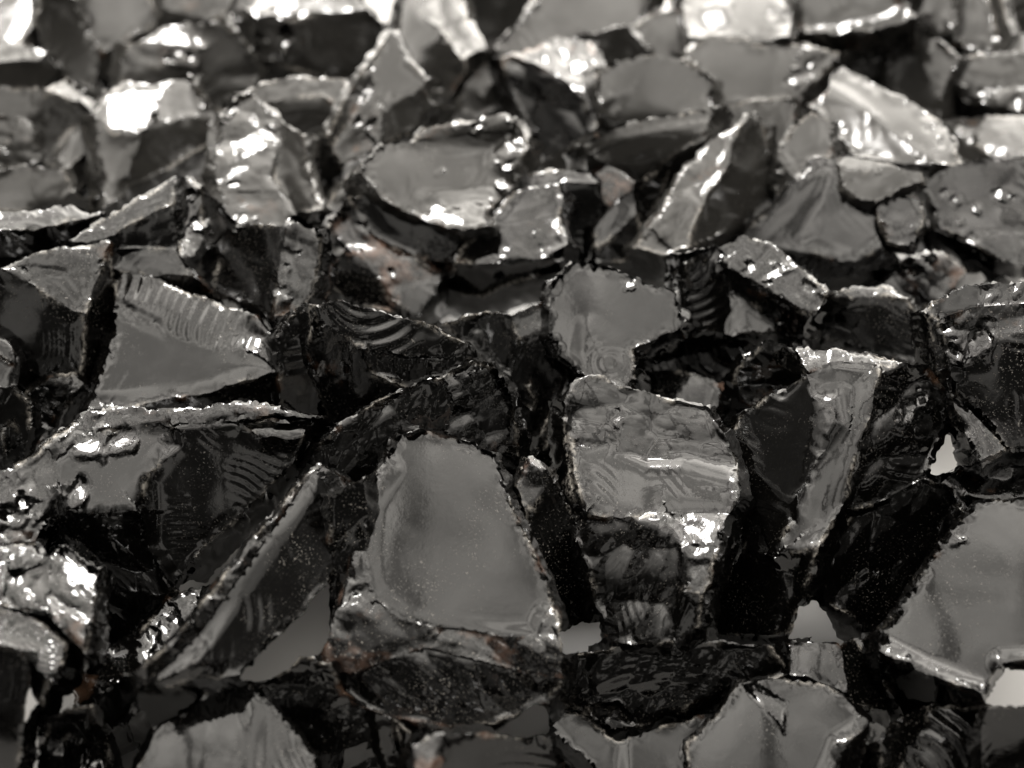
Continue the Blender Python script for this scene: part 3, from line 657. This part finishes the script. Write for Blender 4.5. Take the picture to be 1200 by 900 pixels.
S("two tier chunk with a milky chipped top step and a black lower front", [("t!", "660,470 680,445 700,440 735,456 765,481 760,501 720,516 690,526 670,521"), ("t=", "735,456 790,470 830,475 850,510 863,546 800,536 760,541 725,531 720,516 760,501 765,481"), ("tl+", "670,521 690,526 720,516 725,531 760,541 800,536 863,546 869,580 850,606 780,601 740,606 710,606 685,601"), ("kl!", "673,631 675,605 685,601 710,606 740,606 780,601 800,640 798,690 790,754 740,757 710,746 698,691"), ("W*", "780,601 850,606 842,640 800,640"), ("t*", "842,640 826,692 798,690 800,640"), ("r", "798,690 826,692 820,732 790,754"), ("dl", "660,470 670,521 685,601 675,605 664,530")], h=.44, scars='826,640,17 812,618,9 724,492,8')
S("brown ended black pebble at the near edge under the tall grey topped block", [("t*", "484,876 505,862 520,862 515,890 490,900"), ("r", "520,862 582,862 642,865 695,900 490,900 515,890")], h=.16, mat='rusty')
S("pair of thin dark blades standing under the tall grey topped block", [("k+", "440,838 462,845 480,860 490,900 462,900"), ("t", "455,842 462,840 470,880 462,885")], h=.16)
# front right
S("big pale faced boulder with dark cracks along its lower flank", [("t^", "1145,591 1160,584 1200,590 1200,771 1176,776 1131,701 1125,661"), ("t=", "1122,621 1145,591 1125,661 1131,701 1176,776 1150,813 1080,786 1030,761 1028,741 1065,696 1090,660"), ("d", "1030,761 1080,786 1150,813 1158,828 1060,838 1036,802"), ("k", "1176,776 1200,771 1200,790 1185,785")], h=.36, scars='1118,630,8')
S("thin upright grey chip between the layered slab and the pale faced boulder", [("t", "925,751 985,757 993,811 945,793 926,790"), ("kr", "985,757 1000,749 1030,788 1040,836 1000,828 993,811")], h=.3, scars='')
S("grey folded plate at the near edge with overlapping thin sheets", [("t", "720,868 800,846 842,834 806,872 800,900 720,900"), ("f", "640,828 690,842 720,868 720,900 690,892 655,866")], h=.2)
S("broad smooth grey plate with a pale triangular facet at the near edge", [("t^+", "842,834 865,801 886,799 920,797 970,803 1000,826 1018,851 985,872 960,900 800,900 806,872"), ("kr", "1018,851 1005,900 960,900 985,872")], h=.26, panes=("868,803 886,800 923,822 920,866 912,850",))
S("rounded blurry chunk with pale folds at the near edge", [("kr", "1032,872 1060,840 1090,826 1085,850 1060,880 1050,900 1032,900"), ("tr~", "1090,826 1126,828 1149,856 1152,900 1050,900 1060,880 1085,850")], h=.3, ripple=(1040, 930, 22, .12))
S("black block filling the near corner beside the blurry rounded chunk", [("k", "1158,830 1200,826 1200,900 1152,900 1149,856")], h=.16)
S("pyramid shaped grey chunk with a dark notch at the near edge", [("t", "255,802 290,797 297,830 293,870 290,900 140,900 185,856"), ("t", "290,797 330,836 371,886 368,900 290,900 293,870 297,830")], h=.32, scars='')

WORLD = 6.3; P1 = 850; P2_ = 140; FOCUS = 2.02; APERTURE = 0.037

# ------------------------------------------------------------------ tabletop
def tabletop():
    nx, ny = 60, 60
    vs = []; fs = []
    for j in range(ny + 1):
        for i in range(nx + 1):
            vs.append((-6 + 12 * i / nx, -4 + 12 * j / ny, 0.0))
    for j in range(ny):
        for i in range(nx):
            a = j * (nx + 1) + i; fs.append((a, a + 1, a + nx + 2, a + nx + 1))
    me = bpy.data.meshes.new('tabletop'); me.from_pydata(vs, [], fs); me.update()
    o = bpy.data.objects.new('tabletop', me); C.objects.link(o); o['kind'] = 'structure'
    m = bpy.data.materials.new('white_laminate'); m.use_nodes = True
    nt = m.node_tree; b = nt.nodes['Principled BSDF']
    n = nt.nodes.new('ShaderNodeTexNoise'); n.inputs['Scale'].default_value = 6; n.inputs['Detail'].default_value = 5
    r = nt.nodes.new('ShaderNodeValToRGB'); r.color_ramp.elements[0].color = (0.32, 0.315, 0.305, 1); r.color_ramp.elements[1].color = (0.32, 0.315, 0.31, 1)
    nt.links.new(n.outputs['Fac'], r.inputs[0]); nt.links.new(r.outputs[0], b.inputs['Base Color'])
    b.inputs['Roughness'].default_value = 0.35
    me.materials.append(m)
tabletop()

# ------------------------------------------------------------------ light
w = bpy.data.worlds.new('World'); scene.world = w; w.use_nodes = True
nt = w.node_tree; N = nt.nodes; L = nt.links
bg = N['Background']
tc = N.new('ShaderNodeTexCoord'); sp = N.new('ShaderNodeSeparateXYZ'); L.new(tc.outputs['Generated'], sp.inputs[0])
def mth(op, x, y=0.0):
    k = N.new('ShaderNodeMath'); k.operation = op
    for i, v in enumerate((x, y)):
        if isinstance(v, (int, float)): k.inputs[i].default_value = v
        else: L.new(v, k.inputs[i])
    return k.outputs[0]
th = mth('MULTIPLY', mth('ARCTAN2', sp.outputs[2], sp.outputs[1]), 180 / math.pi)   # 0 far horizon, 90 overhead
nz = N.new('ShaderNodeTexNoise'); nz.inputs['Scale'].default_value = 2.2; nz.inputs['Detail'].default_value = 2.5; L.new(tc.outputs['Generated'], nz.inputs[0])
wv = mth('MULTIPLY', mth('SUBTRACT', nz.outputs['Fac'], 0.5), 14.0)
tw = mth('ADD', th, wv)
rp = N.new('ShaderNodeValToRGB'); L.new(mth('DIVIDE', mth('ADD', tw, 20.0), 200.0), rp.inputs[0])
cr = rp.color_ramp
def stop(theta, v):
    return ((theta + 20) / 200.0, v)
st = [stop(-5, 0.05), stop(8, 0.5), stop(18, 1.5), stop(45, 1.05), stop(80, 0.64), stop(104, 0.42), stop(120, 0.12), stop(130, 0.022), stop(175, 0.014)]
cr.elements[0].position, cr.elements[0].color = st[0][0], (st[0][1],) * 3 + (1,)
cr.elements[1].position, cr.elements[1].color = st[-1][0], (st[-1][1],) * 3 + (1,)
for p, v in st[1:-1]:
    e = cr.elements.new(p); e.color = (v, v, v, 1)
ax = mth('ABSOLUTE', mth('ADD', sp.outputs[0], mth('MULTIPLY', wv, 0.006)))
mr = N.new('ShaderNodeMapRange'); L.new(ax, mr.inputs[0]); mr.inputs[1].default_value = 0.52; mr.inputs[2].default_value = 0.84; mr.inputs[3].default_value = 1.0; mr.inputs[4].default_value = 0.045
up = N.new('ShaderNodeMapRange'); L.new(sp.outputs[2], up.inputs[0]); up.inputs[1].default_value = -0.05; up.inputs[2].default_value = 0.03; up.inputs[3].default_value = 0.0; up.inputs[4].default_value = 1.0
n2 = N.new('ShaderNodeTexNoise'); n2.inputs['Scale'].default_value = 4.5; n2.inputs['Detail'].default_value = 2.0; L.new(tc.outputs['Generated'], n2.inputs[0])
pt = N.new('ShaderNodeMapRange'); L.new(n2.outputs['Fac'], pt.inputs[0]); pt.inputs[1].default_value = 0.54; pt.inputs[2].default_value = 0.60; pt.inputs[3].default_value = 0.0; pt.inputs[4].default_value = 0.15  # pale patches added to the unseen room's dark parts, lifting black faces
vr = N.new('ShaderNodeMapRange'); L.new(n2.outputs['Fac'], vr.inputs[0]); vr.inputs[1].default_value = 0.34; vr.inputs[2].default_value = 0.66; vr.inputs[3].default_value = 0.5; vr.inputs[4].default_value = 1.4
room = mth('MULTIPLY', mth('MULTIPLY', rp.outputs[0], mr.outputs[0]), vr.outputs[0])
bx = mth('ABSOLUTE', mth('ADD', mth('ADD', sp.outputs[0], 0.13), mth('MULTIPLY', wv, 0.004)))
by = mth('ABSOLUTE', mth('SUBTRACT', tw, 69.0))
b1 = N.new('ShaderNodeMapRange'); L.new(bx, b1.inputs[0]); b1.inputs[1].default_value = 0.022; b1.inputs[2].default_value = 0.034; b1.inputs[3].default_value = 0.4; b1.inputs[4].default_value = 1.0
b2 = N.new('ShaderNodeMapRange'); L.new(by, b2.inputs[0]); b2.inputs[1].default_value = 1.6; b2.inputs[2].default_value = 2.6; b2.inputs[3].default_value = 0.45; b2.inputs[4].default_value = 1.0
room = mth('MULTIPLY', room, mth('MINIMUM', b1.outputs[0], b2.outputs[0]))  # dark bars added to the unseen room to vary the reflections
lum = mth('MULTIPLY', mth('MAXIMUM', room, pt.outputs[0]), up.outputs[0])
cl = N.new('ShaderNodeMix'); cl.data_type = 'RGBA'; cl.blend_type = 'MULTIPLY'; cl.inputs[0].default_value = 1.0
cl.inputs[7].default_value = (1.0, 0.95, 0.875, 1)
L.new(lum, cl.inputs[6]); L.new(cl.outputs[2], bg.inputs['Color'])
bg.inputs['Strength'].default_value = WORLD

def lamp(name, direction, dist, sx, sy, power, col=(1, 0.97, 0.93)):
    ld = bpy.data.lights.new(name, 'AREA'); ld.shape = 'RECTANGLE'; ld.size = sx; ld.size_y = sy; ld.energy = power; ld.color = col
    o = bpy.data.objects.new(name, ld); C.objects.link(o)
    d = norm(direction); p = np.array([0, 0.3, 0.3]) + d * dist
    o.location = p; o.rotation_euler = Vector(-d).to_track_quat('-Z', 'Y').to_euler()
    return o
lamp('ceiling_lamp', LAMP['W'], 9.0, 2.4, 1.4, P1)
lamp('ceiling_lamp', direc(44, 0.40), 9.0, 0.7, 0.7, P2_)

# ------------------------------------------------------------------ camera object and render
cd = bpy.data.cameras.new('camera'); co = bpy.data.objects.new('camera', cd); C.objects.link(co)
co.matrix_world = Matrix(((RGT[0], UPV[0], -FWD[0], CAM[0]), (RGT[1], UPV[1], -FWD[1], CAM[1]), (RGT[2], UPV[2], -FWD[2], CAM[2]), (0, 0, 0, 1)))
cd.sensor_width = 36.0
cd.lens = 18.0 / (600.0 / FPX)
cd.clip_start = 0.01; cd.clip_end = 200
cd.dof.use_dof = True; cd.dof.focus_distance = FOCUS; cd.dof.aperture_fstop = cd.lens / 1000 / APERTURE
cd.dof.aperture_blades = 7
scene.camera = co
scene.view_settings.view_transform = 'Standard'; scene.view_settings.look = 'None'; scene.view_settings.exposure = 0; scene.view_settings.gamma = 1
scene.cycles.max_bounces = 6; scene.cycles.glossy_bounces = 4; scene.cycles.diffuse_bounces = 2
scene.cycles.use_denoising = True
scene.cycles.sample_clamp_indirect = 8
